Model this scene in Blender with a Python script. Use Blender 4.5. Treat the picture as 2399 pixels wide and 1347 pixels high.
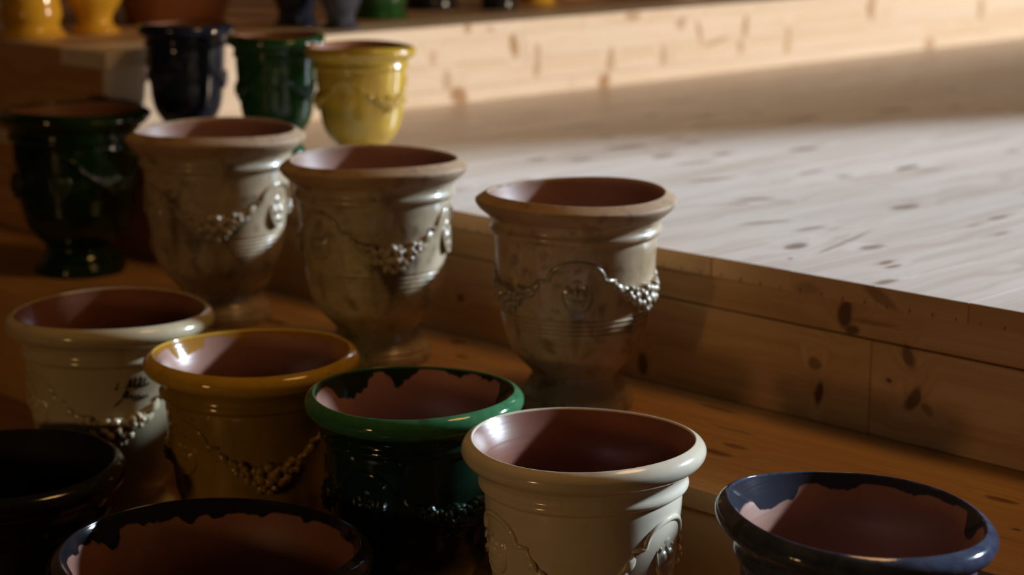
import bpy, bmesh, math, random
from mathutils import Vector, Matrix
R = math.radians
scene = bpy.context.scene
COL = scene.collection
for o in list(bpy.data.objects): bpy.data.objects.remove(o, do_unlink=True)

# ------------------------------------------------------------------ camera
PITCH = 12.281
cam_d = bpy.data.cameras.new('camera'); cam = bpy.data.objects.new('camera', cam_d); COL.objects.link(cam)
cam_d.sensor_width = 36.0
cam_d.lens = 4550.0 / 2399.0 * 36.0
cam.location = (0, 0, 0.775)
cam.rotation_euler = (R(90 - PITCH), 0, R(-45))
cam_d.clip_start = 0.05; cam_d.clip_end = 200
cam_d.dof.use_dof = True
cam_d.dof.focus_distance = 3.08
cam_d.dof.aperture_fstop = 2.5
cam_d.dof.aperture_blades = 0
scene.camera = cam

# ------------------------------------------------------------------ light
vs = scene.view_settings
vs.view_transform = 'Standard'; vs.look = 'None'; vs.gamma = 1.0; vs.exposure = 0.0
vs.use_curve_mapping = False
world = bpy.data.worlds.new('overcast_sky'); scene.world = world
world.use_nodes = True
bg = world.node_tree.nodes['Background']
bg.inputs['Color'].default_value = (0.72, 0.82, 1.0, 1)
bg.inputs['Strength'].default_value = 0.10

def lamp(name, kind, loc, aim, energy, color, **kw):
    d = bpy.data.lights.new(name, kind); o = bpy.data.objects.new(name, d); COL.objects.link(o)
    o.location = loc
    o.rotation_euler = (Vector(aim) - Vector(loc)).to_track_quat('-Z', 'Y').to_euler()
    d.energy = energy; d.color = color
    for k, v in kw.items(): setattr(d, k, v)
    return o
SUN_AZ, SUN_EL = R(-21), R(21.5)
sd = Vector((math.cos(SUN_AZ) * math.cos(SUN_EL), math.sin(SUN_AZ) * math.cos(SUN_EL), math.sin(SUN_EL)))
lamp('low_daylight', 'SUN', sd * 20, (0, 0, 0), 8.3, (0.72, 0.87, 1.0), angle=R(5.0))
lamp('gallery_spot', 'SPOT', (9.4, -3.2, 1.25), (6.3, 4.65, 0.05), 2500, (1.0, 0.79, 0.58),
     spot_size=R(46), spot_blend=0.5, shadow_soft_size=0.12)
lamp('overhead_fill', 'AREA', (3.6, 1.7, 3.6), (3.0, 2.3, 0), 27, (1.0, 0.52, 0.16), shape='DISK', size=1.0)  # added warm fill without a fixture, stands in for ambient bounce from above
lamp('side_lamp', 'AREA', (-2.8, 2.35, 0.32), (2.6, 2.4, -0.1), 20.0, (1.0, 0.58, 0.23), shape='DISK', size=0.42)

# ------------------------------------------------------------------ helpers
def link(name, me, mat, parent=None):
    o = bpy.data.objects.new(name, me); COL.objects.link(o)
    if mat and not me.materials: me.materials.append(mat)
    if parent: o.parent = parent
    return o
def tag(o, label=None, cat=None, group=None, kind=None):
    if label: o['label'] = label
    if cat: o['category'] = cat
    if group: o['group'] = group
    if kind: o['kind'] = kind
    return o
def mesh(name, verts, faces, smooth=False):
    me = bpy.data.meshes.new(name); me.from_pydata(verts, [], faces); me.update()
    if smooth: me.polygons.foreach_set('use_smooth', [True] * len(me.polygons))
    return me
def box_mesh(name, x0, x1, y0, y1, z0, z1, bev=0.0):
    bm = bmesh.new()
    bmesh.ops.create_cube(bm, size=1.0)
    for v in bm.verts:
        v.co = Vector((x0 if v.co.x < 0 else x1, y0 if v.co.y < 0 else y1, z0 if v.co.z < 0 else z1))
    if bev: bmesh.ops.bevel(bm, geom=bm.edges[:], offset=bev, segments=1, affect='EDGES')
    me = bpy.data.meshes.new(name); bm.to_mesh(me); bm.free(); return me

# ------------------------------------------------------------------ materials
class NT:
    def __init__(s, name):
        s.m = bpy.data.materials.new(name); s.m.use_nodes = True
        s.t = s.m.node_tree; s.bsdf = s.t.nodes['Principled BSDF']
    def n(s, kind, **kw):
        nd = s.t.nodes.new(kind)
        for k, v in kw.items(): setattr(nd, k, v)
        return nd
    def set(s, sock, v):
        if hasattr(v, 'links'): s.t.links.new(v, sock)
        elif v is not None: sock.default_value = v
    def math(s, op, a, b=None, c=None, clamp=False):
        nd = s.n('ShaderNodeMath', operation=op, use_clamp=clamp)
        s.set(nd.inputs[0], a)
        if b is not None: s.set(nd.inputs[1], b)
        if c is not None: s.set(nd.inputs[2], c)
        return nd.outputs[0]
    def vec(s, op, a, b=None):
        nd = s.n('ShaderNodeVectorMath', operation=op)
        s.set(nd.inputs[0], a)
        if b is not None: s.set(nd.inputs[1], b)
        return nd.outputs['Value'] if op in ('LENGTH', 'DISTANCE', 'DOT_PRODUCT') else nd.outputs[0]
    def noise(s, v, scale=1.0, detail=3.0, rough=0.55, dist=0.0):
        nd = s.n('ShaderNodeTexNoise'); s.set(nd.inputs['Vector'], v)
        nd.inputs['Scale'].default_value = scale; nd.inputs['Detail'].default_value = detail
        nd.inputs['Roughness'].default_value = rough; nd.inputs['Distortion'].default_value = dist
        return nd.outputs['Fac']
    def ramp(s, f, stops):
        nd = s.n('ShaderNodeValToRGB'); s.set(nd.inputs[0], f)
        el = nd.color_ramp.elements
        while len(el) < len(stops): el.new(0.5)
        for e, (p, c) in zip(el, stops):
            e.position = p; e.color = (c, c, c, 1) if not isinstance(c, tuple) else c + (1,)
        return nd.outputs[0]
    def mix(s, f, a, b, blend='MIX'):
        nd = s.n('ShaderNodeMix', data_type='RGBA', blend_type=blend)
        s.set(nd.inputs[0], f)
        for i, v in ((6, a), (7, b)):
            s.set(nd.inputs[i], v + (1,) if isinstance(v, tuple) else v)
        return nd.outputs[2]
    def rng(s, v, a, b, c=0.0, d=1.0, smooth=True):
        nd = s.n('ShaderNodeMapRange', interpolation_type='SMOOTHSTEP' if smooth else 'LINEAR')
        s.set(nd.inputs[0], v)
        for i, x in zip((1, 2, 3, 4), (a, b, c, d)): nd.inputs[i].default_value = x
        return nd.outputs[0]
    def comb(s, x, y, z=0.0):
        nd = s.n('ShaderNodeCombineXYZ')
        for i, v in enumerate((x, y, z)): s.set(nd.inputs[i], v)
        return nd.outputs[0]
    def sep(s, v):
        nd = s.n('ShaderNodeSeparateXYZ'); s.set(nd.inputs[0], v); return nd.outputs
    def bump(s, h, strength=0.2, dist=0.002):
        nd = s.n('ShaderNodeBump'); nd.inputs['Strength'].default_value = strength
        nd.inputs['Distance'].default_value = dist; s.set(nd.inputs['Height'], h)
        s.t.links.new(nd.outputs[0], s.bsdf.inputs['Normal'])
    def out(s, color, rough, coat=0.0, coat_rough=0.05, spec=0.5):
        s.set(s.bsdf.inputs['Base Color'], color + (1,) if isinstance(color, tuple) else color)
        s.set(s.bsdf.inputs['Roughness'], rough)
        s.bsdf.inputs['Coat Weight'].default_value = coat
        s.bsdf.inputs['Coat Roughness'].default_value = coat_rough
        s.bsdf.inputs['Specular IOR Level'].default_value = spec
        return s.m

def pine(name, axes, light, dark, knot, knots=(), rough=0.4, generic=True, ring=0.5, spec=0.4):
    """pine boards; axes = (grain axis, cross axis) of the world, knots = (s, t, rs, rt, angle, strength)"""
    b = NT(name)
    pos = b.n('ShaderNodeNewGeometry').outputs['Position']
    c = b.sep(pos); idx = {'X': 0, 'Y': 1, 'Z': 2}
    S, T = c[idx[axes[0]]], c[idx[axes[1]]]
    rnd = b.n('ShaderNodeObjectInfo').outputs['Random']
    st = b.comb(S, T)
    warp = b.n('ShaderNodeTexNoise'); b.set(warp.inputs['Vector'], st); warp.inputs['Scale'].default_value = 9.0
    w = b.vec('SUBTRACT', warp.outputs['Color'], (0.5, 0.5, 0.5))
    k = None; halo = None
    stw = b.vec('ADD', st, b.vec('MULTIPLY', w, (0.035, 0.02, 0.0)))
    for (s0, t0, rs, rt, ang, stren) in knots:
        d = b.vec('SUBTRACT', stw, (s0, t0, 0))
        rot = b.n('ShaderNodeVectorRotate', rotation_type='Z_AXIS'); b.set(rot.inputs['Vector'], d)
        rot.inputs['Angle'].default_value = -R(ang)
        L = b.vec('LENGTH', b.vec('MULTIPLY', rot.outputs[0], (1.0 / rs, 1.0 / rt, 0.0)))
        m = b.rng(L, 1.15, 0.55, 0.0, stren); h = b.rng(L, 3.2, 0.3, 0.0, 1.0)
        k = m if k is None else b.math('MAXIMUM', k, m)
        halo = h if halo is None else b.math('MAXIMUM', halo, h)
    if generic:
        v = b.n('ShaderNodeTexVoronoi'); v.inputs['Scale'].default_value = 1.0
        b.set(v.inputs['Vector'], b.vec('ADD', b.vec('MULTIPLY', stw, (3.1, 7.0, 0)), b.comb(0.0, 0.0, b.math('MULTIPLY', rnd, 9.0))))
        m = b.rng(v.outputs['Distance'], 0.17, 0.07, 0.0, 0.75)
        k = m if k is None else b.math('MAXIMUM', k, m)
        h = b.rng(v.outputs['Distance'], 0.45, 0.05)
        halo = h if halo is None else b.math('MAXIMUM', halo, h)
    off = b.math('MULTIPLY', rnd, 37.0)
    g = b.comb(b.math('MULTIPLY', S, 1.1), b.math('ADD', b.math('MULTIPLY', T, 22.0), b.math('MULTIPLY', halo, 1.3)), off)
    grain = b.noise(g, 1.0, 4.0, 0.6, 0.25)
    fine = b.noise(b.comb(b.math('MULTIPLY', S, 6.0), b.math('ADD', b.math('MULTIPLY', T, 150.0), b.math('MULTIPLY', halo, 5.0)), off), 1.0, 2.0)
    broad = b.noise(b.comb(b.math('MULTIPLY', S, 0.7), b.math('MULTIPLY', T, 5.0), off), 1.0, 2.0)
    f = b.math('ADD', b.math('MULTIPLY', b.rng(grain, 0.35, 0.7), ring), b.math('ADD', b.math('MULTIPLY', b.math('SUBTRACT', fine, 0.3), 0.7), b.math('MULTIPLY', b.math('SUBTRACT', broad, 0.5), 0.8)))
    f = b.math('ADD', f, b.math('MULTIPLY', b.math('SUBTRACT', rnd, 0.5), 0.22), clamp=True)
    col = b.mix(f, light, dark)
    col = b.mix(k, col, knot)
    b.bump(b.math('ADD', b.math('MULTIPLY', fine, 0.5), grain), 0.12, 0.001)
    rr = b.math('ADD', b.math('MULTIPLY', fine, 0.14), rough - 0.07)
    return b.out(col, rr, spec=spec)

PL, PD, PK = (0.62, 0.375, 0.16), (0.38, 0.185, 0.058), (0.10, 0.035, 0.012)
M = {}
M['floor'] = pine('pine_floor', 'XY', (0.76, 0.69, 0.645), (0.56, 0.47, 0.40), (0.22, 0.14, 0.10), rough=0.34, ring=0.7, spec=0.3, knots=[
    (3.219, 2.384, .050, .022, 8, .8), (3.33, 2.34, .16, .008, 14, .6), (3.40, 2.485, .06, .013, -8, .7), (3.779, 2.495, .055, .026, 0, .7), (3.809, 2.269, .045, .010, 0, .95),
    (3.62, 2.804, .06, .013, -25, .85), (3.54, 2.79, .035, .01, -20, .6), (3.392, 2.602, .08, .010, -20, .8), (4.379, 3.225, .07, .022, 0, .8), (4.29, 2.828, .07, .018, 0, .9),
    (4.29, 2.756, .07, .012, -10, .6), (3.21, 2.156, .025, .009, 0, .85), (3.190, 2.125, .028, .009, 0, .85), (3.107, 2.313, .008, .005, 0, 1.0), (3.634, 2.739, .05, .009, -25, .6),
    (4.054, 2.962, .07, .014, 0, .6), (3.782, 3.066, .09, .014, -15, .8), (3.962, 3.271, .08, .015, -15, .8), (4.061, 3.602, .09, .022, -10, .9), (4.002, 3.418, .06, .025, 10, .7),
    (4.6, 3.75, .10, .022, 0, .7), (4.9, 3.62, .1, .02, 0, .8), (5.3, 3.55, .11, .024, 0, .8), (3.643, 2.157, .03, .009, 0, .6), (5.0, 4.2, .1, .02, 0, .6), (4.3, 4.0, .10, .02, 0, .6)])
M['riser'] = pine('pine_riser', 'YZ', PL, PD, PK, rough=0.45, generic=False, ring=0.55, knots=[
    (2.114, -.066, .020, .036, 8, .95), (2.10, -.098, .020, .012, 0, .9), (2.186, -.180, .016, .016, 0, .7), (2.178, -.238, .010, .028, 10, .95), (1.970, -.125, .016, .03, -24, .8), (2.012, -.180, .008, .006, 0, .9),
    (1.960, -.206, .014, .032, 32, .85), (1.93, -.222, .02, .010, 30, .5), (2.635, -.262, .016, .026, 0, .9), (3.195, -.205, .014, .012, 0, .8), (2.06, -.075, .06, .006, -3, .35), (3.7, -.18, .02, .02, 0, .8)])
M['endgrain'] = pine('pine_end_grain', 'YZ', (0.56, 0.33, 0.14), (0.42, 0.215, 0.075), PK, rough=0.6, generic=False, ring=0.3, knots=[(2.03, -.02, .05, .012, 25, .5), (2.2, -.03, .04, .012, 0, .35)])
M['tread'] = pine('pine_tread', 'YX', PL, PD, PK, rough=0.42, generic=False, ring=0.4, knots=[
    (2.368, 2.958, .05, .010, 0, .55), (2.26, 2.865, .06, .007, 0, .5), (2.186, 2.780, .035, .012, 0, .7), (2.19, 2.727, .045, .012, 0, .75), (1.665, 2.859, .04, .014, 0, .75),
    (3.153, 2.975, .03, .02, 0, .7), (3.048, 2.888, .022, .014, 0, .6), (1.563, 2.743, .01, .006, 0, .8), (2.90, 2.62, .03, .012, 0, .7), (3.6, 2.8, .04, .02, 0, .7), (1.2, 2.7, .04, .02, 0, .7)])
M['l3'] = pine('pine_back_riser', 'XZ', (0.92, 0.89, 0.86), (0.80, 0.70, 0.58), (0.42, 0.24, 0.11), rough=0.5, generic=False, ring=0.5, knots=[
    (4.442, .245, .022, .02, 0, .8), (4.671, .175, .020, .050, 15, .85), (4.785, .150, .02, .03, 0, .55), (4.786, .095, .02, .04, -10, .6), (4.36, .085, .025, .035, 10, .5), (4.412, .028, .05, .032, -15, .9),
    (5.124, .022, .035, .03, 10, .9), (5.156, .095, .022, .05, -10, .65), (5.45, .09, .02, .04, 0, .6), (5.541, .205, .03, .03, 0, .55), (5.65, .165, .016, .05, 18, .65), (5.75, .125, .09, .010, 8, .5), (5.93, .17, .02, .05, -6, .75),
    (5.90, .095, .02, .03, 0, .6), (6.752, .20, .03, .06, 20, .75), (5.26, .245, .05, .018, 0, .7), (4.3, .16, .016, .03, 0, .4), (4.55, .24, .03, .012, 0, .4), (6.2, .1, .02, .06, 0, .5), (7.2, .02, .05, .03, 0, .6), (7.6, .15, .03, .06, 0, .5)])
M['l3top'] = pine('pine_back_top', 'XY', (0.60, 0.41, 0.25), (0.46, 0.28, 0.15), (0.2, 0.1, 0.05), rough=0.5)
M['l3left'] = pine('pine_back_side', 'YZ', PL, PD, PK, rough=0.45)
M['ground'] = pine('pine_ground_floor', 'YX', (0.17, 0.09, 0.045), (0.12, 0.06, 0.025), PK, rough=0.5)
b = NT('limewashed_wall'); gp = b.n('ShaderNodeNewGeometry').outputs['Position']
M['wall'] = b.out(b.mix(b.noise(gp, 2.0, 4.0), (0.13, 0.075, 0.035), (0.10, 0.055, 0.025)), 0.9)
b = NT('gap_shadow_timber'); gp = b.n('ShaderNodeNewGeometry').outputs['Position']
M['core'] = b.out(b.mix(b.noise(gp, 14.0), (0.10, 0.05, 0.02), (0.07, 0.035, 0.015)), 0.9)

def glaze(name, a, bcol, dark, rough=0.12, scale=9.0, bump=0.10, coat=0.0, spec=0.5, speck=None):
    b = NT(name)
    tc = b.n('ShaderNodeTexCoord').outputs['Object']
    rnd = b.math('MULTIPLY', b.n('ShaderNodeObjectInfo').outputs['Random'], 0.0)
    n1 = b.noise(tc, scale, 5.0, 0.6, 0.6)
    n2 = b.noise(b.vec('MULTIPLY', tc, (26.0, 26.0, 5.0)), 1.0, 4.0, 0.6, 0.3)
    col = b.mix(b.rng(n1, 0.3, 0.7), a, bcol)
    col = b.mix(b.rng(n2, 0.56, 0.76, 0.0, 0.65), col, dark)
    if speck:
        v = b.n('ShaderNodeTexVoronoi'); b.set(v.inputs['Vector'], tc); v.inputs['Scale'].default_value = 28.0
        col = b.mix(b.rng(v.outputs['Distance'], 0.10, 0.05, 0.0, 0.8), col, speck)
    b.bump(b.math('ADD', b.noise(tc, 22.0, 3.0), b.math('MULTIPLY', b.noise(tc, 90.0, 2.0), 0.25)), bump, 0.004)
    return b.out(col, rough, coat=coat, spec=spec)
M['white_glaze'] = glaze('ivory_glaze', (0.78, 0.72, 0.60), (0.70, 0.62, 0.47), (0.58, 0.47, 0.32), 0.14, 6.0, 0.05)
M['cream_glaze'] = glaze('cream_glaze', (0.60, 0.52, 0.36), (0.52, 0.43, 0.27), (0.40, 0.31, 0.18), 0.14, 6.0, 0.06)
M['olive_glaze'] = glaze('honey_glaze', (0.36, 0.22, 0.035), (0.27, 0.17, 0.03), (0.16, 0.10, 0.02), 0.10, 14.0, 0.08, speck=(0.06, 0.03, 0.01))
M['olive_rim'] = glaze('amber_rim_glaze', (0.66, 0.42, 0.05), (0.58, 0.35, 0.04), (0.42, 0.22, 0.03), 0.10, 20.0, 0.10, speck=(0.05, 0.02, 0.01))
M['green_glaze'] = glaze('bottle_green_glaze', (0.006, 0.022, 0.011), (0.010, 0.032, 0.016), (0.004, 0.010, 0.006), 0.07, 14.0, 0.16)
M['green_rim'] = glaze('streaked_green_glaze', (0.03, 0.15, 0.065), (0.06, 0.20, 0.09), (0.035, 0.05, 0.018), 0.08, 26.0, 0.15)
M['green_bright'] = glaze('moss_green_glaze', (0.010, 0.060, 0.016), (0.022, 0.085, 0.022), (0.005, 0.018, 0.006), 0.09, 12.0, 0.22)
M['forest_glaze'] = glaze('forest_green_glaze', (0.003, 0.014, 0.004), (0.009, 0.034, 0.007), (0.002, 0.006, 0.002), 0.09, 12.0, 0.2)
M['blue_glaze'] = glaze('slate_blue_glaze', (0.034, 0.046, 0.090), (0.085, 0.10, 0.155), (0.016, 0.015, 0.022), 0.10, 22.0, 0.16)
M['navy_glaze'] = glaze('navy_glaze', (0.010, 0.018, 0.045), (0.018, 0.030, 0.064), (0.005, 0.006, 0.014), 0.10, 14.0, 0.2)
M['black_glaze'] = glaze('ink_black_glaze', (0.010, 0.011, 0.014), (0.016, 0.017, 0.022), (0.006, 0.006, 0.008), 0.12, 14.0, 0.1)
M['yellow_glaze'] = glaze('mustard_yellow_glaze', (0.52, 0.36, 0.045), (0.44, 0.29, 0.035), (0.24, 0.14, 0.02), 0.12, 9.0, 0.15)
M['gold_glaze'] = glaze('golden_yellow_glaze', (0.62, 0.36, 0.03), (0.55, 0.30, 0.025), (0.36, 0.17, 0.015), 0.14, 8.0, 0.12)
M['bare'] = glaze('bare_terracotta', (0.42, 0.19, 0.10), (0.36, 0.155, 0.08), (0.25, 0.10, 0.05), 0.6, 12.0, 0.1)
M['pink_clay'] = glaze('pale_pink_clay', (0.50, 0.36, 0.31), (0.44, 0.30, 0.25), (0.36, 0.24, 0.19), 0.6, 8.0, 0.05)
M['ink'] = glaze('iron_brown_slip', (0.035, 0.016, 0.012), (0.03, 0.012, 0.010), (0.02, 0.01, 0.008), 0.2, 30.0, 0.0)

def aged(name, base, pale, dark, drips=(), rough=0.38, coat=0.35):
    """weathered flambe glaze; drips = (y0, z_tip, z_top, half width) in pot space, on the front"""
    b = NT(name)
    tc = b.n('ShaderNodeTexCoord').outputs['Object']
    c = b.sep(tc)
    n1 = b.noise(tc, 7.0, 6.0, 0.62, 0.8); n2 = b.noise(tc, 24.0, 5.0, 0.6, 0.4)
    n3 = b.noise(b.vec('MULTIPLY', tc, (22.0, 22.0, 3.2)), 1.0, 4.0, 0.6, 0.5)
    col = b.mix(b.rng(n1, 0.36, 0.66), base, pale)
    col = b.mix(b.rng(n2, 0.50, 0.70, 0.0, 0.75), col, dark)
    col = b.mix(b.rng(n3, 0.56, 0.74, 0.0, 0.35), col, dark)
    wob = b.math('MULTIPLY', b.math('SUBTRACT', n2, 0.5), 0.02)
    for (y0, zt, z1, wd) in drips:
        w = b.math('MULTIPLY', b.math('DIVIDE', b.math('SUBTRACT', c[2], zt), z1 - zt), wd)
        ay = b.math('ABSOLUTE', b.math('SUBTRACT', b.math('ADD', c[1], wob), y0))
        m = b.math('MULTIPLY', b.rng(b.math('SUBTRACT', w, ay), -0.008, 0.012), b.rng(n2, 0.30, 0.52))
        m = b.math('MULTIPLY', m, b.rng(c[2], z1 + 0.012, z1 - 0.004))
        m = b.math('MULTIPLY', m, b.math('GREATER_THAN', c[0], 0.0))
        col = b.mix(b.math('MULTIPLY', m, 0.75), col, (dark[0] * 0.5, dark[1] * 0.45, dark[2] * 0.45))
    b.bump(b.math('ADD', n2, b.math('MULTIPLY', n1, 0.6)), 0.16, 0.004)
    return b.out(col, b.math('ADD', rough - 0.1, b.math('MULTIPLY', n2, 0.25)), coat=coat, coat_rough=0.12)
AG = ((0.45, 0.31, 0.18), (0.58, 0.44, 0.28), (0.18, 0.115, 0.06))
M['aged_med'] = aged('aged_tan_glaze', *AG, drips=[(0.003, .150, .238, .023), (0.052, .205, .235, .010)])
M['aged_swag'] = aged('aged_grey_tan_glaze', (0.40, 0.295, 0.185), (0.54, 0.44, 0.31), (0.13, 0.09, 0.055), drips=[(0.035, .15, .24, .04), (-0.01, .20, .245, .022), (0.085, .20, .25, .007)])
M['aged_dark'] = aged('aged_mottled_tan_glaze', (0.38, 0.28, 0.175), (0.52, 0.41, 0.28), (0.10, 0.07, 0.045), drips=[(-0.10, .10, .335, .020), (-0.055, .16, .26, .035), (-0.02, .20, .255, .03)])
M['aged_relief'] = aged('aged_relief_glaze', (0.33, 0.25, 0.155), (0.44, 0.36, 0.25), (0.10, 0.085, 0.045), rough=0.28, coat=0.8)
M['aged_rim'] = aged('aged_bare_rim', (0.42, 0.28, 0.17), (0.50, 0.35, 0.22), (0.24, 0.14, 0.075), rough=0.6, coat=0.05)

def interior(name, clay, drip=None, ztop=0.43, depth=0.02, ragged=0.05, rough=0.40, spec=0.5):
    """thrown terracotta inside; a glaze runs over the lip and down by a ragged edge"""
    b = NT(name)
    tc = b.n('ShaderNodeTexCoord').outputs['Object']; c = b.sep(tc)
    n1 = b.noise(tc, 11.0, 4.0); rings = b.noise(b.vec('MULTIPLY', tc, (2.0, 2.0, 90.0)), 1.0, 2.0)
    col = b.mix(b.rng(n1, 0.3, 0.7), clay, tuple(x * 0.82 for x in clay))
    r = rough
    if drip:
        nd = b.noise(b.vec('MULTIPLY', tc, (11.0, 11.0, 2.0)), 1.0, 3.0, 0.5)
        edge = b.math('SUBTRACT', ztop - depth, b.math('MULTIPLY', b.rng(nd, 0.45, 0.75), ragged))
        m = b.rng(b.math('SUBTRACT', c[2], edge), -0.002, 0.002)
        col = b.mix(m, col, drip); r = b.math('SUBTRACT', rough, b.math('MULTIPLY', m, rough - 0.1))
    b.bump(rings, 0.12, 0.003)
    return b.out(col, r, spec=spec)
CLAY = (0.36, 0.18, 0.135)
M['in_clay'] = interior('terracotta_inside', CLAY, rough=0.5)
M['in_gloss'] = interior('glossy_brown_inside', (0.25, 0.10, 0.068), rough=0.3)
M['in_green'] = interior('terracotta_inside_green_runs', CLAY, (0.015, 0.022, 0.012), depth=0.001, ragged=0.055, rough=0.38)
M['in_blue'] = interior('terracotta_inside_blue_runs', CLAY, (0.035, 0.038, 0.055), ztop=0.441, depth=0.010, ragged=0.03, rough=0.4)
M['in_amber'] = interior('terracotta_inside_amber_runs', CLAY, (0.36, 0.17, 0.03), ztop=0.436, depth=0.002, ragged=0.03, rough=0.3)
M['in_black'] = interior('terracotta_inside_black_runs', (0.22, 0.09, 0.055), (0.012, 0.012, 0.016), ztop=0.565, depth=0.010, ragged=0.03, rough=0.5)
M['in_dark'] = interior('black_glazed_inside', (0.010, 0.010, 0.012), rough=0.6, spec=0.15)

# ------------------------------------------------------------------ the setting
Z0, Z1, Z2, Z3, ZG = -0.592, -0.296, 0.0, 0.262, -0.888
XG, X0, X1, X3 = 2.03, 2.535, 3.01, 3.045          # nosing of step 0, step 1, landing, back platform side
Y3 = 4.65                                           # front of the back platform
YA, YB, XB = -5.0, 8.5, 10.0
TH = 0.04

def plank(name, x0, x1, y0, y1, z0, z1, mat, parent, bev=0.0012):
    return link(name, box_mesh(name, x0, x1, y0, y1, z0, z1, bev), mat, parent)

# upper floor: planks run away from the step, their sawn ends with relief grooves show at the nosing
uf = tag(link('floor_upper', box_mesh('floor_upper', X1 + 0.02, XB, YA, YB, Z1 - 0.6, -TH - 0.0005), M['core']),
         'upper pine plank floor, its plank ends showing as the step nosing', kind='structure')
def grooved_plank(x0, x1, y0, w):
    g, hgt = 0.0016, 0.0085
    ys = [(y0 + 0.0003, -TH), ]
    prof = [(y0 + 0.0003, -TH)]
    for k in range(4):
        yc = y0 + w * (k + 0.5) / 4
        prof += [(yc - g, -TH), (yc - g, -TH + hgt), (yc + g, -TH + hgt), (yc + g, -TH)]
    prof += [(y0 + w - 0.0003, -TH), (y0 + w - 0.0003, -0.0005), (y0 + w - 0.0012, 0.0), (y0 + 0.0012, 0.0), (y0 + 0.0003, -0.0005)]
    n = len(prof)
    v = [(x0, y, z) for y, z in prof] + [(x1, y, z) for y, z in prof]
    f = [tuple(range(n))[::-1], tuple(range(n, 2 * n))] + [(i, (i + 1) % n, n + (i + 1) % n, n + i) for i in range(n)]
    bm = bmesh.new()
    bv = [bm.verts.new(c) for c in v]
    for q in f: bm.faces.new([bv[i] for i in q])
    bmesh.ops.recalc_face_normals(bm, faces=bm.faces[:])
    me = bpy.data.meshes.new('plank'); bm.to_mesh(me); bm.free()
    me.materials.append(M['floor']); me.materials.append(M['endgrain'])
    for p in me.polygons:
        if abs(p.normal.x) > 0.9: p.material_index = 1
    return me
rnd = random.Random(5)
y = 0.44
while y < Y3 + 0.2:
    w = 0.2
    joint = 3.36 if abs(y - 2.24) < .02 else rnd.uniform(4.0, 6.0)
    off = rnd.uniform(-0.0015, 0.0015)
    link('plank', grooved_plank(X1 + off, joint - 0.0005, y, w), M['floor'], uf)
    xx = joint
    while xx < XB:
        xe = min(XB, xx + rnd.uniform(2.2, 3.4))
        link('plank', grooved_plank(xx + 0.0005, xe - 0.0005, y, w), M['floor'], uf); xx = xe
    y += w
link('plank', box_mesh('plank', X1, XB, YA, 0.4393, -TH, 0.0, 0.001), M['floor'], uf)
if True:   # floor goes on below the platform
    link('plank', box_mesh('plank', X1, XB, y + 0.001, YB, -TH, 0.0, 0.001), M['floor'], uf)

# riser between step and upper floor
rs = tag(link('trim_1', box_mesh('trim_1', X1 + 0.028, X1 + 0.05, YA, YB, Z1, -TH), M['core']), 'board riser below the upper floor', kind='structure')
for (ya, yb) in ((YA, 1.2), (1.2, 3.9), (3.9, YB)):
    plank('board', X1 + 0.013, X1 + 0.028, ya + .0004, yb - .0004, -0.1068, -TH - 0.0004, M['riser'], rs, 0.0018)
for (ya, yb) in ((YA, -0.2), (-0.2, 2.055), (2.055, 4.3), (4.3, YB)):
    plank('board', X1 + 0.014, X1 + 0.028, ya + .0004, yb - .0004, Z1, -0.1103, M['riser'], rs, 0.0018)

def step(xa, xb, z, seams, nm, lab):
    p = tag(link(nm, box_mesh(nm, xa + 0.03, xb, YA, YB, z - 0.7, z - TH - 0.0004), M['core']), lab, kind='structure')
    xs = [xa] + seams + [xb]
    for i in range(len(xs) - 1):
        cuts = [YA, rnd.uniform(-1.5, 1.0), rnd.uniform(3.95, 6.0), YB]
        for j in range(3):
            plank('board', xs[i] + (.0004 if i else 0), xs[i + 1] - .0004, cuts[j] + .0004, cuts[j + 1] - .0004, z - TH, z, M['tread'], p, 0.0012)
    cuts = [YA, rnd.uniform(-1, 1), rnd.uniform(2.8, 5), YB]
    for j in range(3):
        plank('board', xa + 0.012, xa + 0.03, cuts[j] + .0004, cuts[j + 1] - .0004, z - 0.296, z - TH - 0.0006, M['tread'], p, 0.0012)
    return p
step(X0, X1 + 0.014, Z1, [2.692, 2.882], 'floor_step_high', 'pine tread of the higher display step')
step(XG, X0 + 0.012, Z0, [2.20, 2.37], 'floor_step_low', 'pine tread of the lower display step')
gf = tag(link('floor', box_mesh('floor', -3, XG + 0.03, YA, YB, ZG - 0.3, ZG - 0.03), M['core']), 'dark ground level floor', kind='structure')
xx = -3.0
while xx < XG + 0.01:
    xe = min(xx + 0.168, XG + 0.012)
    plank('plank', xx + .0005, xe - .0005, YA, YB, ZG - 0.03, ZG, M['ground'], gf, 0.001); xx = xe

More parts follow.
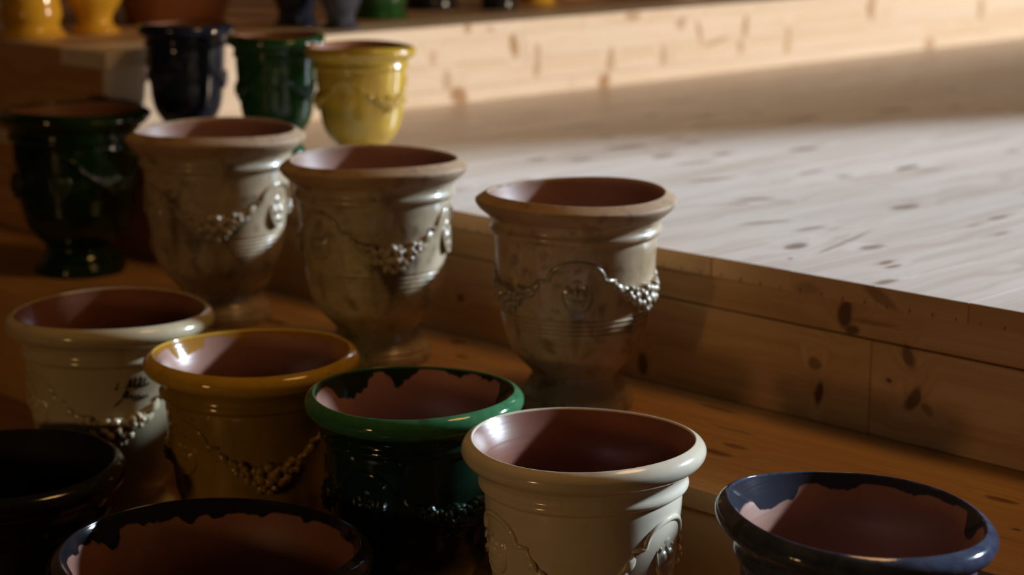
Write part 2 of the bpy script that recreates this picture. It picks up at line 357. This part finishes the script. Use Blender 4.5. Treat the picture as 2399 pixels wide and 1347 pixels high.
# back platform (one step higher)
bp = tag(link('floor_back_platform', box_mesh('floor_back_platform', X3 + 0.045, XB, Y3 + 0.045, YB, 0.0005, Z3 - TH - .0005), M['core']),
         'raised pine platform at the back', kind='structure')
yy = Y3; i = 0
while yy < YB:
    ye = min(YB, yy + 0.235)
    cuts = [X3, 5.0 + (i % 3) * 0.8, 7.6 + (i % 2) * .7, XB]
    for j in range(3):
        plank('plank', cuts[j] + (.0004 if j else 0), cuts[j + 1] - .0004, yy + (.0004 if i else 0), ye - .0004, Z3 - 0.048, Z3, M['l3'] if i == 0 else M['l3top'], bp, 0.0015)
    yy = ye; i += 1
for (za, zb, off, cuts) in ((0.13, Z3 - 0.0486, 0.012, (X3 + .014, 4.72, 6.9, XB)), (0.0505, 0.1294, 0.013, (X3 + .014, 4.05, 5.5, 7.7, XB)), (0.0006, 0.0498, 0.010, (X3 + .014, 4.95, 7.3, XB))):
    for a, c in zip(cuts[:-1], cuts[1:]):
        plank('board', a + .0005, c - .0005, Y3 + off, Y3 + 0.045, za, zb, M['l3'], bp, 0.002)
for (za, zb, off) in ((0.13, Z3 - 0.0486, 0.012), (0.0006, 0.1294, 0.013)):
    for a, c in ((Y3 + 0.0455, 5.9), (5.9, YB)):
        plank('board', X3 + off, X3 + 0.045, a + .0004, c - .0004, za, zb, M['l3left'], bp, 0.002)

# shell of the hall
tag(link('wall_left', box_mesh('wall_left', -3.2, -3.0, YA, YB, ZG - .3, 4.2), M['wall']), 'timber side wall', kind='structure')
tag(link('wall_back', box_mesh('wall_back', -3.2, XB + .2, YB, YB + .2, ZG - .3, 4.2), M['wall']), 'timber end wall', kind='structure')
tag(link('wall_front', box_mesh('wall_front', -3.2, XB + .2, YA - .2, YA, ZG - .3, 4.2), M['wall']), 'timber end wall behind the viewer', kind='structure')
tag(link('ceiling', box_mesh('ceiling', -3.2, XB + .2, YA - .2, YB + .2, 4.0, 4.2), M['wall']), 'timber ceiling', kind='structure')
DA, DB, DT = -2.3, 1.32, 3.25      # wide doorway to the daylight
wr = tag(link('wall_right', box_mesh('wall_right', XB, XB + .12, DB, YB, Z1, 4.0), M['wall']), 'timber wall with the wide doorway', kind='structure')
link('wall_pier', box_mesh('wall_pier', XB, XB + .12, YA, DA, Z1, 4.0), M['wall'], wr)
link('wall_header', box_mesh('wall_header', XB, XB + .12, DA, DB, DT, 4.0), M['wall'], wr)

# ------------------------------------------------------------------ pots
def spline(pts, n=4):
    """Catmull-Rom through the profile; a point given three values (r, z, 1) is kept as a corner"""
    out = []
    P = [(p[0], p[1]) for p in pts]; hard = [len(p) > 2 for p in pts]
    for i in range(len(P) - 1):
        p0 = P[i - 1] if i > 0 and not hard[i] else P[i]
        p3 = P[i + 2] if i + 2 < len(P) and not hard[i + 1] else P[i + 1]
        p1, p2 = P[i], P[i + 1]
        for k in range(n):
            t = k / n
            out.append(tuple(0.5 * (2 * p1[a] + (p2[a] - p0[a]) * t + (2 * p0[a] - 5 * p1[a] + 4 * p2[a] - p3[a]) * t * t
                                    + (3 * p1[a] - p0[a] - 3 * p2[a] + p3[a]) * t ** 3) for a in (0, 1)))
    out.append(P[-1]); return out

URN_BODY = [(.1750, .393), (.1725, .388), (.1700, .3815), (.1700, .375), (.1728, .369), (.1735, .364), (.1715, .3595), (.1655, .3565), (.1630, .353), (.1632, .345),
            (.1622, .325), (.1600, .295), (.1562, .262), (.1535, .238), (.1520, .220), (.1512, .208), (.1482, .2055), (.1509, .203), (.1505, .1985), (.1474, .196), (.1500, .1935),
            (.1494, .189), (.1463, .1865), (.1488, .184), (.1480, .1795), (.1449, .177), (.1470, .1745), (.1435, .158), (.1370, .138), (.1250, .116), (.1115, .0995), (.0990, .086), (.0905, .0765), (.0885, .073)]
PLAIN_BODY = URN_BODY[:15] + [(.1512, .208), (.1500, .195), (.1482, .180), (.1465, .1725)] + URN_BODY[27:]
FOOT = [(.0885, .0735), (.0868, .0705), (.0880, .065), (.0915, .058), (.0985, .047), (.1080, .0375), (.1135, .032), (.1150, .0285), (.1140, .026), (.1165, .0235), (.1190, .017), (.1195, .009), (.1180, .0, 1), (.10, .0)]
RIM_BEVEL = [(.1745, .4300), (.1765, .4365), (.1785, .438), (.1820, .4365), (.1990, .4255), (.2012, .4215), (.2005, .417), (.1930, .4065), (.1800, .3955), (.1750, .3925)]
RIM_ROUND = [(.1812, .4335), (.1822, .4362), (.1838, .4375), (.1872, .4363), (.1945, .4315), (.1995, .4245), (.2010, .4175), (.1990, .4095), (.1930, .402), (.1840, .3965), (.1755, .3930)]
INNER = [(.1815, .4345), (.1735, .420), (.1625, .398), (.1525, .365), (.1500, .31), (.1440, .25), (.1360, .19), (.1150, .14), (.0780, .112), (.04, .106), (.0, .105)]
INNER_B = [(.1748, .4315), (.1690, .416), (.1605, .394)] + INNER[3:]

def lathe(name, prof, sr, sz, seg=112, warp=None):
    verts, faces = [], []
    n = len(prof)
    for k in range(seg):
        a = 2 * math.pi * k / seg; ca, sa = math.cos(a), math.sin(a)
        for (r, z) in prof:
            rr, zz = r * sr, z * sz
            if warp: rr, zz = warp(a, rr, zz)
            verts.append((rr * ca, rr * sa, zz))
    for k in range(seg):
        k2 = (k + 1) % seg
        for i in range(n - 1):
            faces.append((k * n + i, k * n + i + 1, k2 * n + i + 1, k2 * n + i))
    bm = bmesh.new(); bv = [bm.verts.new(v) for v in verts]
    for f in faces: bm.faces.new([bv[i] for i in f])
    bmesh.ops.remove_doubles(bm, verts=bm.verts[:], dist=1e-5)
    bmesh.ops.recalc_face_normals(bm, faces=bm.faces[:])
    me = bpy.data.meshes.new(name); bm.to_mesh(me); bm.free()
    me.polygons.foreach_set('use_smooth', [True] * len(me.polygons)); return me

def radius_at(z, prof=PLAIN_BODY):
    for (r0, z0), (r1, z1) in zip([p[:2] for p in prof[:-1]], [p[:2] for p in prof[1:]]):
        if (z0 - z) * (z1 - z) <= 0 and z0 != z1: return r0 + (r1 - r0) * (z - z0) / (z1 - z0)
    return prof[-1][0]

def surf(th, z, lift=0.0):
    r = radius_at(z) + lift
    return Vector((r * math.cos(th), r * math.sin(th), z))

def tube_on(path, rad, name, seg=8, flat=0.75, bumps=0.0, rng=None):
    """a relief strand on the pot wall: path = (theta, z), rad = radius for each point"""
    rng = rng or random.Random(1)
    pts = [surf(t, z) for t, z in path]
    verts, faces = [], []
    for i, p in enumerate(pts):
        tn = (pts[min(i + 1, len(pts) - 1)] - pts[max(i - 1, 0)]).normalized()
        nr = Vector((p.x, p.y, 0)).normalized(); bi = tn.cross(nr).normalized()
        for k in range(seg):
            a = 2 * math.pi * k / seg
            q = rad[i] * (1 + bumps * rng.uniform(-1, 1))
            verts.append(p + bi * math.cos(a) * q + nr * math.sin(a) * q * flat)
    n = len(pts)
    for i in range(n - 1):
        for k in range(seg):
            faces.append((i * seg + k, i * seg + (k + 1) % seg, (i + 1) * seg + (k + 1) % seg, (i + 1) * seg + k))
    faces.append(tuple(range(seg))[::-1]); faces.append(tuple((n - 1) * seg + k for k in range(seg)))
    return mesh(name, [tuple(v) for v in verts], faces, True)

def flower_mesh():
    """five-petalled rosette with a sunken heart, lying in the local XY plane, about 1 across"""
    verts, faces = [], []
    na, nr = 40, 7
    for j in range(nr):
        t = j / (nr - 1)
        for k in range(na):
            a = 2 * math.pi * k / na
            lobe = 0.36 + 0.14 * abs(math.cos(2.5 * a)) ** 0.6
            r = t * lobe
            zz = (0.10 + 0.20 * math.sin(min(1, t * 1.15) * math.pi * 0.75) * (0.55 + 0.45 * abs(math.cos(2.5 * a)))) if t < 0.99 else -0.1
            if t < 0.2: zz = 0.05 + 0.3 * t
            verts.append((r * math.cos(a), r * math.sin(a), zz))
    for j in range(nr - 1):
        for k in range(na):
            faces.append((j * na + k, j * na + (k + 1) % na, (j + 1) * na + (k + 1) % na, (j + 1) * na + k))
    return mesh('flower', verts, faces, True)
def leaf_mesh():
    verts, faces = [], []
    n = 9
    for i in range(n):
        t = i / (n - 1); w = 0.26 * math.sin(math.pi * min(1, t * 0.96 + 0.02)) ** 0.8 + 0.005
        x = t - 0.5; arch = 0.12 * math.sin(math.pi * t)
        verts += [(x, -w, -0.05), (x, -w * 0.9, arch * 0.6 + .03), (x, 0, arch + 0.02), (x, w * 0.9, arch * 0.6 + .03), (x, w, -0.05)]
    for i in range(n - 1):
        for k in range(4): faces.append((i * 5 + k, i * 5 + k + 1, (i + 1) * 5 + k + 1, (i + 1) * 5 + k))
    return mesh('leaf', verts, faces, True)
FLOWER, LEAF = flower_mesh(), leaf_mesh()

def mask_mesh(seed=3):
    """oval plaque with a small head in relief: cap, brow, eyes, nose, mouth, beard ridges"""
    verts, faces = [], []
    na, nr = 56, 20
    def relief(u, v):        # u across, v up, both -1..1
        rr = math.hypot(u, v)
        g = lambda uu, vv, su, sv: math.exp(-((u - uu) / su) ** 2 - ((v - vv) / sv) ** 2)
        h = 0.30 * max(0, 1 - rr ** 2) + 0.10 * math.exp(-((rr - 0.93) / 0.05) ** 2)
        h += 0.22 * g(0, 0.62, 0.55, 0.16) + 0.12 * g(0, .80, .35, .1)
        h -= 0.18 * g(-0.26, 0.27, 0.15, 0.10) + 0.18 * g(0.26, 0.27, 0.15, 0.10)
        h += 0.10 * g(-0.27, 0.25, 0.07, 0.05) + 0.10 * g(0.27, 0.25, 0.07, 0.05)
        h += 0.20 * g(0, 0.05, 0.10, 0.20) + 0.14 * g(-.42, -.05, .18, .16) + 0.14 * g(.42, -.05, .18, .16)
        h -= 0.10 * g(0, -0.28, 0.28, 0.05)
        h += 0.12 * g(0, -0.48, 0.45, 0.16) + 0.03 * math.sin(v * 26) * (1 if v < -0.2 else 0.25)
        h += 0.18 * g(-.62, .3, .09, .09) + 0.18 * g(.62, .3, .09, .09)
        return h
    for j in range(nr):
        t = j / (nr - 1)
        for k in range(na):
            a = 2 * math.pi * k / na; u, v = t * math.cos(a), t * math.sin(a)
            verts.append((u, v, relief(u, v) if t < 0.999 else -0.3))
    for j in range(nr - 1):
        for k in range(na): faces.append((j * na + k, j * na + (k + 1) % na, (j + 1) * na + (k + 1) % na, (j + 1) * na + k))
    return mesh('medallion', verts, faces, True)
MASK = mask_mesh()

def frame_at(th, z, size, roll=0.0, sr=1.0, sz=1.0, lift=0.0, sx=1.0, sy=1.0, depth=1.0):
    """matrix placing a relief piece on the wall: local z = out, local x = along theta, local y = up"""
    p = surf(th, z, lift); p = Vector((p.x * sr, p.y * sr, p.z * sz))
    out = Vector((math.cos(th), math.sin(th), 0.12)).normalized()
    tx = Vector((-math.sin(th), math.cos(th), 0)); ty = out.cross(tx).normalized()
    c, s = math.cos(roll), math.sin(roll)
    ax, ay = tx * c + ty * s, ty * c - tx * s
    m = Matrix.Identity(4)
    for i in range(3):
        m[i][0] = ax[i] * size * sx; m[i][1] = ay[i] * size * sy; m[i][2] = out[i] * size * depth; m[i][3] = p[i]
    return m

def scale_mesh(me, sr, sz):
    for v in me.vertices: v.co = (v.co.x * sr, v.co.y * sr, v.co.z * sz)
    return me

def anduze(name, label, loc, base_z, sr, sz, mats, med=0.0, kind='urn', relief=True, cat='planter', group=None, warp=None, seed=1, leaves=True, gar_z=(0.285, 0.243), seg=112):
    """footed garland planter; med = degrees of one mask to the right of the side that faces the aisle"""
    body_m, rim_m, in_m, foot_m, rel_m = mats
    rg = random.Random(seed)
    e = bpy.data.objects.new(name, None); COL.objects.link(e); e.empty_display_size = 0.1
    e.location = (loc[0], loc[1], base_z); e.rotation_euler = (0, 0, math.atan2(-loc[1], -loc[0]))
    tag(e, label, cat, group)
    p1, p2 = rg.uniform(0, 6), rg.uniform(0, 6)
    def wp(a, r, z):
        r *= 1 + 0.004 * math.sin(2 * a + p1) + 0.0025 * math.sin(3 * a + p2)
        z += 0.0035 * (z / (0.44 * sz)) ** 3 * math.sin(2 * a + p2)
        return warp(a, r, z) if warp else (r, z)
    link('body', lathe('body', spline(URN_BODY if kind == 'urn' else PLAIN_BODY, 3), sr, sz, seg, wp), body_m, e)
    link('rim', lathe('rim', spline(RIM_BEVEL if kind == 'urn' else RIM_ROUND, 4), sr, sz, seg, wp), rim_m, e)
    link('inner_wall', lathe('inner_wall', spline(INNER_B if kind == 'urn' else INNER, 3), sr, sz, seg, wp), in_m, e)
    link('foot', lathe('foot', spline(FOOT, 3), sr, sz, 80, wp), foot_m, e)
    if not relief: return e
    zs, zl = gar_z
    for q in range(3):
        tm = R(med + 120 * q)
        # mask and the arched fillet above it
        mo = link('medallion', MASK, rel_m, None)
        if mo.data.materials and mo.data.materials[0] != rel_m:
            mo.data = MASK.copy(); mo.data.materials.clear(); mo.data.materials.append(rel_m)
        mo.parent = e; mo.matrix_local = frame_at(tm, zs - 0.022, 0.030 * sr, 0, sr, sz, -0.001, 1.0, 1.36, 0.75)
        path = [(tm - R(29), zs + .001), (tm - R(21.5), zs + .001)]
        for k in range(17):
            a = math.pi * (1 - k / 16)
            path.append((tm + R(19.5) * math.cos(a), zs + 0.003 + 0.036 * math.sin(a)))
        path += [(tm + R(21.5), zs + .001), (tm + R(29), zs + .001)]
        link('fillet', scale_mesh(tube_on(path, [.0025] + [.0056] * (len(path) - 2) + [.0025], 'fillet', 8, 0.9), sr, sz), rel_m, e)
        # swag from this mask to the next
        path, rad = [], []
        for k in range(41):
            u = k / 40; th = tm + R(27 + 66 * u); s4 = 1 - (2 * u - 1) ** 2
            path.append((th, zs - (zs - zl) * s4 ** 0.8)); rad.append(0.0035 + 0.0105 * s4 ** 1.2)
        g = link('garland', scale_mesh(tube_on(path, rad, 'garland', 10, 0.55, 0.10, rg), sr, sz), rel_m, e)
        for k, (u, dz, sz_f) in enumerate(((0.24, .004, .034), (0.36, -.002, .042), (0.49, .004, .050), (0.52, -.019, .036), (0.635, -.003, .044), (0.76, .004, .034))):
            th = tm + R(27 + 66 * u); s4 = 1 - (2 * u - 1) ** 2; z = zs - (zs - zl) * s4 ** 0.8 + dz
            fo = link('flower', FLOWER, None, g)
            fo.matrix_local = frame_at(th, z, sz_f * sr, rg.uniform(0, 6), sr, sz, 0.0055, depth=0.85)
            fo.data = get_mat_mesh(FLOWER, rel_m)
        if leaves:
            for k, (u, dz, rl) in enumerate(((0.06, -.002, -40), (0.15, .004, -30), (0.19, -.008, -42), (0.44, .016, 20), (0.58, .015, -20), (0.44, -.022, 60), (0.60, -.02, -60), (0.83, .003, 30), (0.88, -.008, 38), (0.95, -.002, 40))):
                th = tm + R(27 + 66 * u); s4 = 1 - (2 * u - 1) ** 2; z = zs - (zs - zl) * s4 ** 0.8 + dz
                lo = link('leaf', get_mat_mesh(LEAF, rel_m), None, g)
                lo.matrix_local = frame_at(th, z, 0.030 * sr, R(rl), sr, sz, 0.003, depth=0.9)
    return e
_cache = {}
def get_mat_mesh(me, mat):
    key = (me.name, mat.name)
    if key not in _cache:
        c = me.copy(); c.materials.clear(); c.materials.append(mat); _cache[key] = c
    return _cache[key]

G0, G1 = 'garland planters on the lower step', 'footed planters on the higher step'
def five(a, rim=None, inner='in_clay', foot=None, rel=None):
    return (M[a], M[rim or a], M[inner], M[foot or a], M[rel or a])
# higher step, nearest to farthest
anduze('footed_urn', 'weathered tan footed urn with a mask facing front, nearest of the tan row', (2.784, 2.605), Z1, 1.0, 1.0, five('aged_med', 'aged_rim', rel='aged_relief'), med=1, group=G1, seed=3)
anduze('footed_urn', 'weathered tan footed urn with a flower garland across its front, middle of the tan row', (2.752, 3.177), Z1, 1.024, 1.024, five('aged_swag', 'aged_rim', rel='aged_relief'), med=-47, group=G1, seed=7, gar_z=(0.30, 0.252))
anduze('footed_urn', 'dark-stained tan footed urn with a mask on its right, beside the green urn', (2.737, 3.732), Z1, 1.053, 1.053, five('aged_dark', 'aged_rim', rel='aged_relief'), med=57, group=G1, seed=9)
anduze('footed_urn', 'dark green glazed footed urn with terracotta inside, at the far left of the higher step', (2.809, 4.456), Z1, 1.007, 1.007, five('forest_glaze', None, 'in_clay'), med=-15, group=G1, seed=11)
# lower step, right to left
def bw(a, r, z):
    return r * (1 + 0.008 * math.sin(2 * a + .6)), z - 0.013 * (z / 0.44) ** 2 * math.cos(a - R(95)) + 0.002 * (z / .44) ** 4 * math.sin(3 * a)
anduze('garland_planter', 'slate blue glazed planter with terracotta inside in the lower right corner', (2.260, 1.552), Z0, 1.026, 1.026, five('blue_glaze', None, 'in_blue'), med=-60, kind='plain', group=G0, seed=21, warp=bw)
anduze('garland_planter', 'ivory white glazed planter with glossy brown inside and flower garland at front', (2.268, 2.100), Z0, 1.008, 1.008, five('white_glaze', None, 'in_gloss'), med=-62, kind='plain', group=G0, seed=23, gar_z=(.29, .215))
anduze('garland_planter', 'bottle green glazed planter with green drips inside, between the honey and ivory planters', (2.277, 2.527), Z0, 0.995, 0.999, five('green_glaze', 'green_rim', 'in_green'), med=-34, kind='plain', group=G0, seed=25)
anduze('garland_planter', 'honey yellow glazed planter with speckled amber rim on the lower step', (2.233, 2.949), Z0, 1.040, 1.013, five('olive_glaze', 'olive_rim', 'in_amber'), med=-52, kind='plain', group=G0, seed=27, gar_z=(.29, .235))
cp = anduze('garland_planter', 'cream glazed planter with brown handwriting at the left end of the lower step', (2.195, 3.380), Z0, 1.075, 1.060, five('cream_glaze', None, 'in_gloss'), med=-62, kind='plain', group=G0, seed=29, gar_z=(.29, .235))
# ground level
anduze('large_planter', 'large ink black glazed planter with terracotta inside, cut off by the bottom edge', (1.786, 2.482), ZG, 1.323, 1.31, five('black_glaze', None, 'in_black'), med=40, kind='plain', group='large planters on the ground floor', seed=31)
anduze('large_planter', 'large planter black inside and out, in the dark lower left corner', (1.774, 3.140), ZG, 1.196, 1.31, five('black_glaze', None, 'in_dark'), med=40, kind='plain', group='large planters on the ground floor', seed=33)
# upper floor, small ones
G2 = 'small glazed planters on the upper floor edge'
anduze('small_planter', 'small mustard yellow glazed planter in front of the bright back riser', (3.311, 3.869), Z2, 0.722, 0.722, five('yellow_glaze'), med=-20, kind='plain', group=G2, seed=41, seg=80)
anduze('small_planter', 'small moss green glazed planter between the navy and the mustard planters', (3.252, 4.150), Z2, 0.663, 0.755, five('green_bright', None, 'in_clay'), med=-10, kind='plain', group=G2, seed=43, seg=80)
anduze('small_planter', 'small navy blue glazed planter with dark rim, leftmost on the upper floor', (3.195, 4.480), Z2, 0.670, 0.790, five('navy_glaze'), med=10, kind='plain', group=G2, seed=45, seg=80)

# handwriting on the cream planter: dot, two slanting cursive lines and a tail, in brown slip
def strokes(parent, sr, sz):
    mm = 0.001
    lines = [
        [(-2, 0), (0, 1.5), (2, 0), (0, -1.5), (-2, 0)], [(4, 10), (2, 5)],
        [(10, -18), (17, -6), (22, 6), (27, 18), (26, 4), (25, -2)], [(16, 2), (24, 3), (31, 4)],
        [(31, 4), (37, 15), (35, 18), (33, 10), (32, 0), (37, -1), (38, 4), (34, 6)], [(40, 4), (47, 16), (45, 19), (43, 11), (42, 0), (47, 0), (48, 5), (44, 6)],
        [(50, 5), (56, 16), (52, 2), (57, 1), (62, 5)],
        [(-6, -36), (6, -26), (16, -14), (22, -6), (21, -18), (20, -22)], [(12, -19), (20, -18), (26, -17)],
        [(26, -17), (30, -13), (28, -18), (27, -22), (32, -20), (36, -15), (34, -20), (36, -22), (42, -18), (44, -15), (42, -21), (46, -22), (56, -17)],
        [(30, -27), (44, -25), (62, -21)]]
    for ln in lines:
        pts = [(R(2) + s * mm / 0.16, 0.318 + t * mm) for s, t in ln]
        dense = []
        for i in range(len(pts) - 1):
            p0, p1, p2, p3 = pts[max(i - 1, 0)], pts[i], pts[i + 1], pts[min(i + 2, len(pts) - 1)]
            for k in range(4):
                t = k / 4
                dense.append(tuple(0.5 * (2 * p1[a] + (p2[a] - p0[a]) * t + (2 * p0[a] - 5 * p1[a] + 4 * p2[a] - p3[a]) * t * t + (3 * p1[a] - p0[a] - 3 * p2[a] + p3[a]) * t ** 3) for a in (0, 1)))
        dense.append(pts[-1])
        rad = [0.0009 + 0.0010 * abs(math.sin(i * 0.55)) for i in range(len(dense))]
        o = link('pen_stroke', scale_mesh(tube_on(dense, rad, 'pen_stroke', 6, 0.25), sr, sz), M['ink'], parent)
        tag(o, 'dark brown cursive brush stroke')
strokes(cp, 1.079, 1.060)

# back platform: pots cut off by the top of the frame
def turned(name, label, loc, prof, inner, mat, in_mat, cat='pot', group='pots along the back platform', parts=None):
    e = bpy.data.objects.new(name, None); COL.objects.link(e); e.location = (loc[0], loc[1], Z3)
    tag(e, label, cat, group)
    link('body', lathe('body', spline(prof, 4), 1, 1, 72), mat, e)
    link('inner_wall', lathe('inner_wall', spline(inner, 3), 1, 1, 72), in_mat, e)
    for (nm, pr) in (parts or []): link(nm, lathe(nm, spline(pr, 4), 1, 1, 72), mat, e)
    return e
def vase_prof(rb, rn, rm, rt, h):
    body = [(rt * .96, h), (rt * 1.0, h - .006), (rt * .97, h - .016), (rt * .90, h - .024), (rm * .97, h * .82), (rm, h * .6), (rm * .94, h * .38), (rn * 1.12, h * .2), (rn, h * .12)]
    foot = [(rn, h * .125), (rn * 1.03, h * .10), (rb * .9, h * .05), (rb, h * .03), (rb, .004), (rb * .95, 0, 1), (rb * .5, 0)]
    inn = [(rt * .96, h), (rt * .90, h - .01), (rm * .93, h * .8), (rm * .92, h * .6), (rm * .85, h * .38), (rn * .9, h * .22), (0, h * .2)]
    return body, inn, foot
def vase(name, label, loc, dims, mat, inm='in_clay', cat='vase'):
    bd, inn, ft = vase_prof(*dims)
    return turned(name, label, loc, bd, inn, M[mat], M[inm], cat, parts=[('foot', ft)])
vase('tall_vase', 'golden yellow glazed vase with straight sides at the left end of the back platform', (3.175, 5.245), (.103, .082, .090, .105, .34), 'gold_glaze')
vase('footed_vase', 'golden yellow glazed footed vase with rounded belly beside the straight yellow vase', (3.395, 5.24), (.078, .054, .098, .11, .30), 'gold_glaze')
turned('terracotta_bowl_pot', 'big bare terracotta pot behind the navy blue planter', (3.80, 5.38), [(.235, .30), (.245, .294), (.245, .268), (.232, .262), (.222, .22), (.195, .12), (.162, .02), (.158, 0, 1), (.1, 0)],
       [(.235, .30), (.225, .29), (.205, .2), (.18, .1), (.14, .03), (0, .03)], M['bare'], M['in_clay'], 'pot')
vase('footed_vase', 'navy blue glazed vase beside the big terracotta pot on the back platform', (4.02, 5.02), (.072, .056, .085, .10, .30), 'navy_glaze')
vase('footed_vase', 'dusky blue footed vase nearest the edge of the back platform', (4.035, 4.81), (.06, .043, .072, .08, .26), 'blue_glaze')
vase('footed_vase', 'green glazed vase on the back platform above the mustard planter', (4.41, 5.06), (.105, .088, .105, .12, .30), 'green_bright')
vase('footed_vase', 'black glazed vase on the back platform right of the green vase', (4.83, 5.25), (.105, .09, .11, .12, .30), 'black_glaze')
vase('footed_vase', 'black glazed vase right of the other black vase, beside the terracotta foot', (4.99, 5.06), (.07, .06, .08, .09, .26), 'black_glaze')
vase('footed_vase', 'amber brown glazed vase right of the black vases', (5.30, 5.17), (.075, .06, .08, .09, .26), 'gold_glaze')
turned('low_bowl', 'wide low dark brown bowl on the back platform', (5.70, 5.42), [(.20, .12), (.205, .115), (.20, .10), (.17, .05), (.12, .01), (.115, 0, 1), (.05, 0)], [(.20, .12), (.19, .11), (.15, .05), (0, .03)], M['bare'], M['in_clay'], 'bowl')
turned('low_bowl', 'pale pink clay bowl nearest the right end of the pots on the back platform', (5.98, 5.06), [(.15, .12), (.155, .115), (.15, .10), (.13, .05), (.10, .01), (.095, 0, 1), (.05, 0)], [(.15, .12), (.14, .11), (.11, .05), (0, .03)], M['pink_clay'], M['in_clay'], 'bowl')
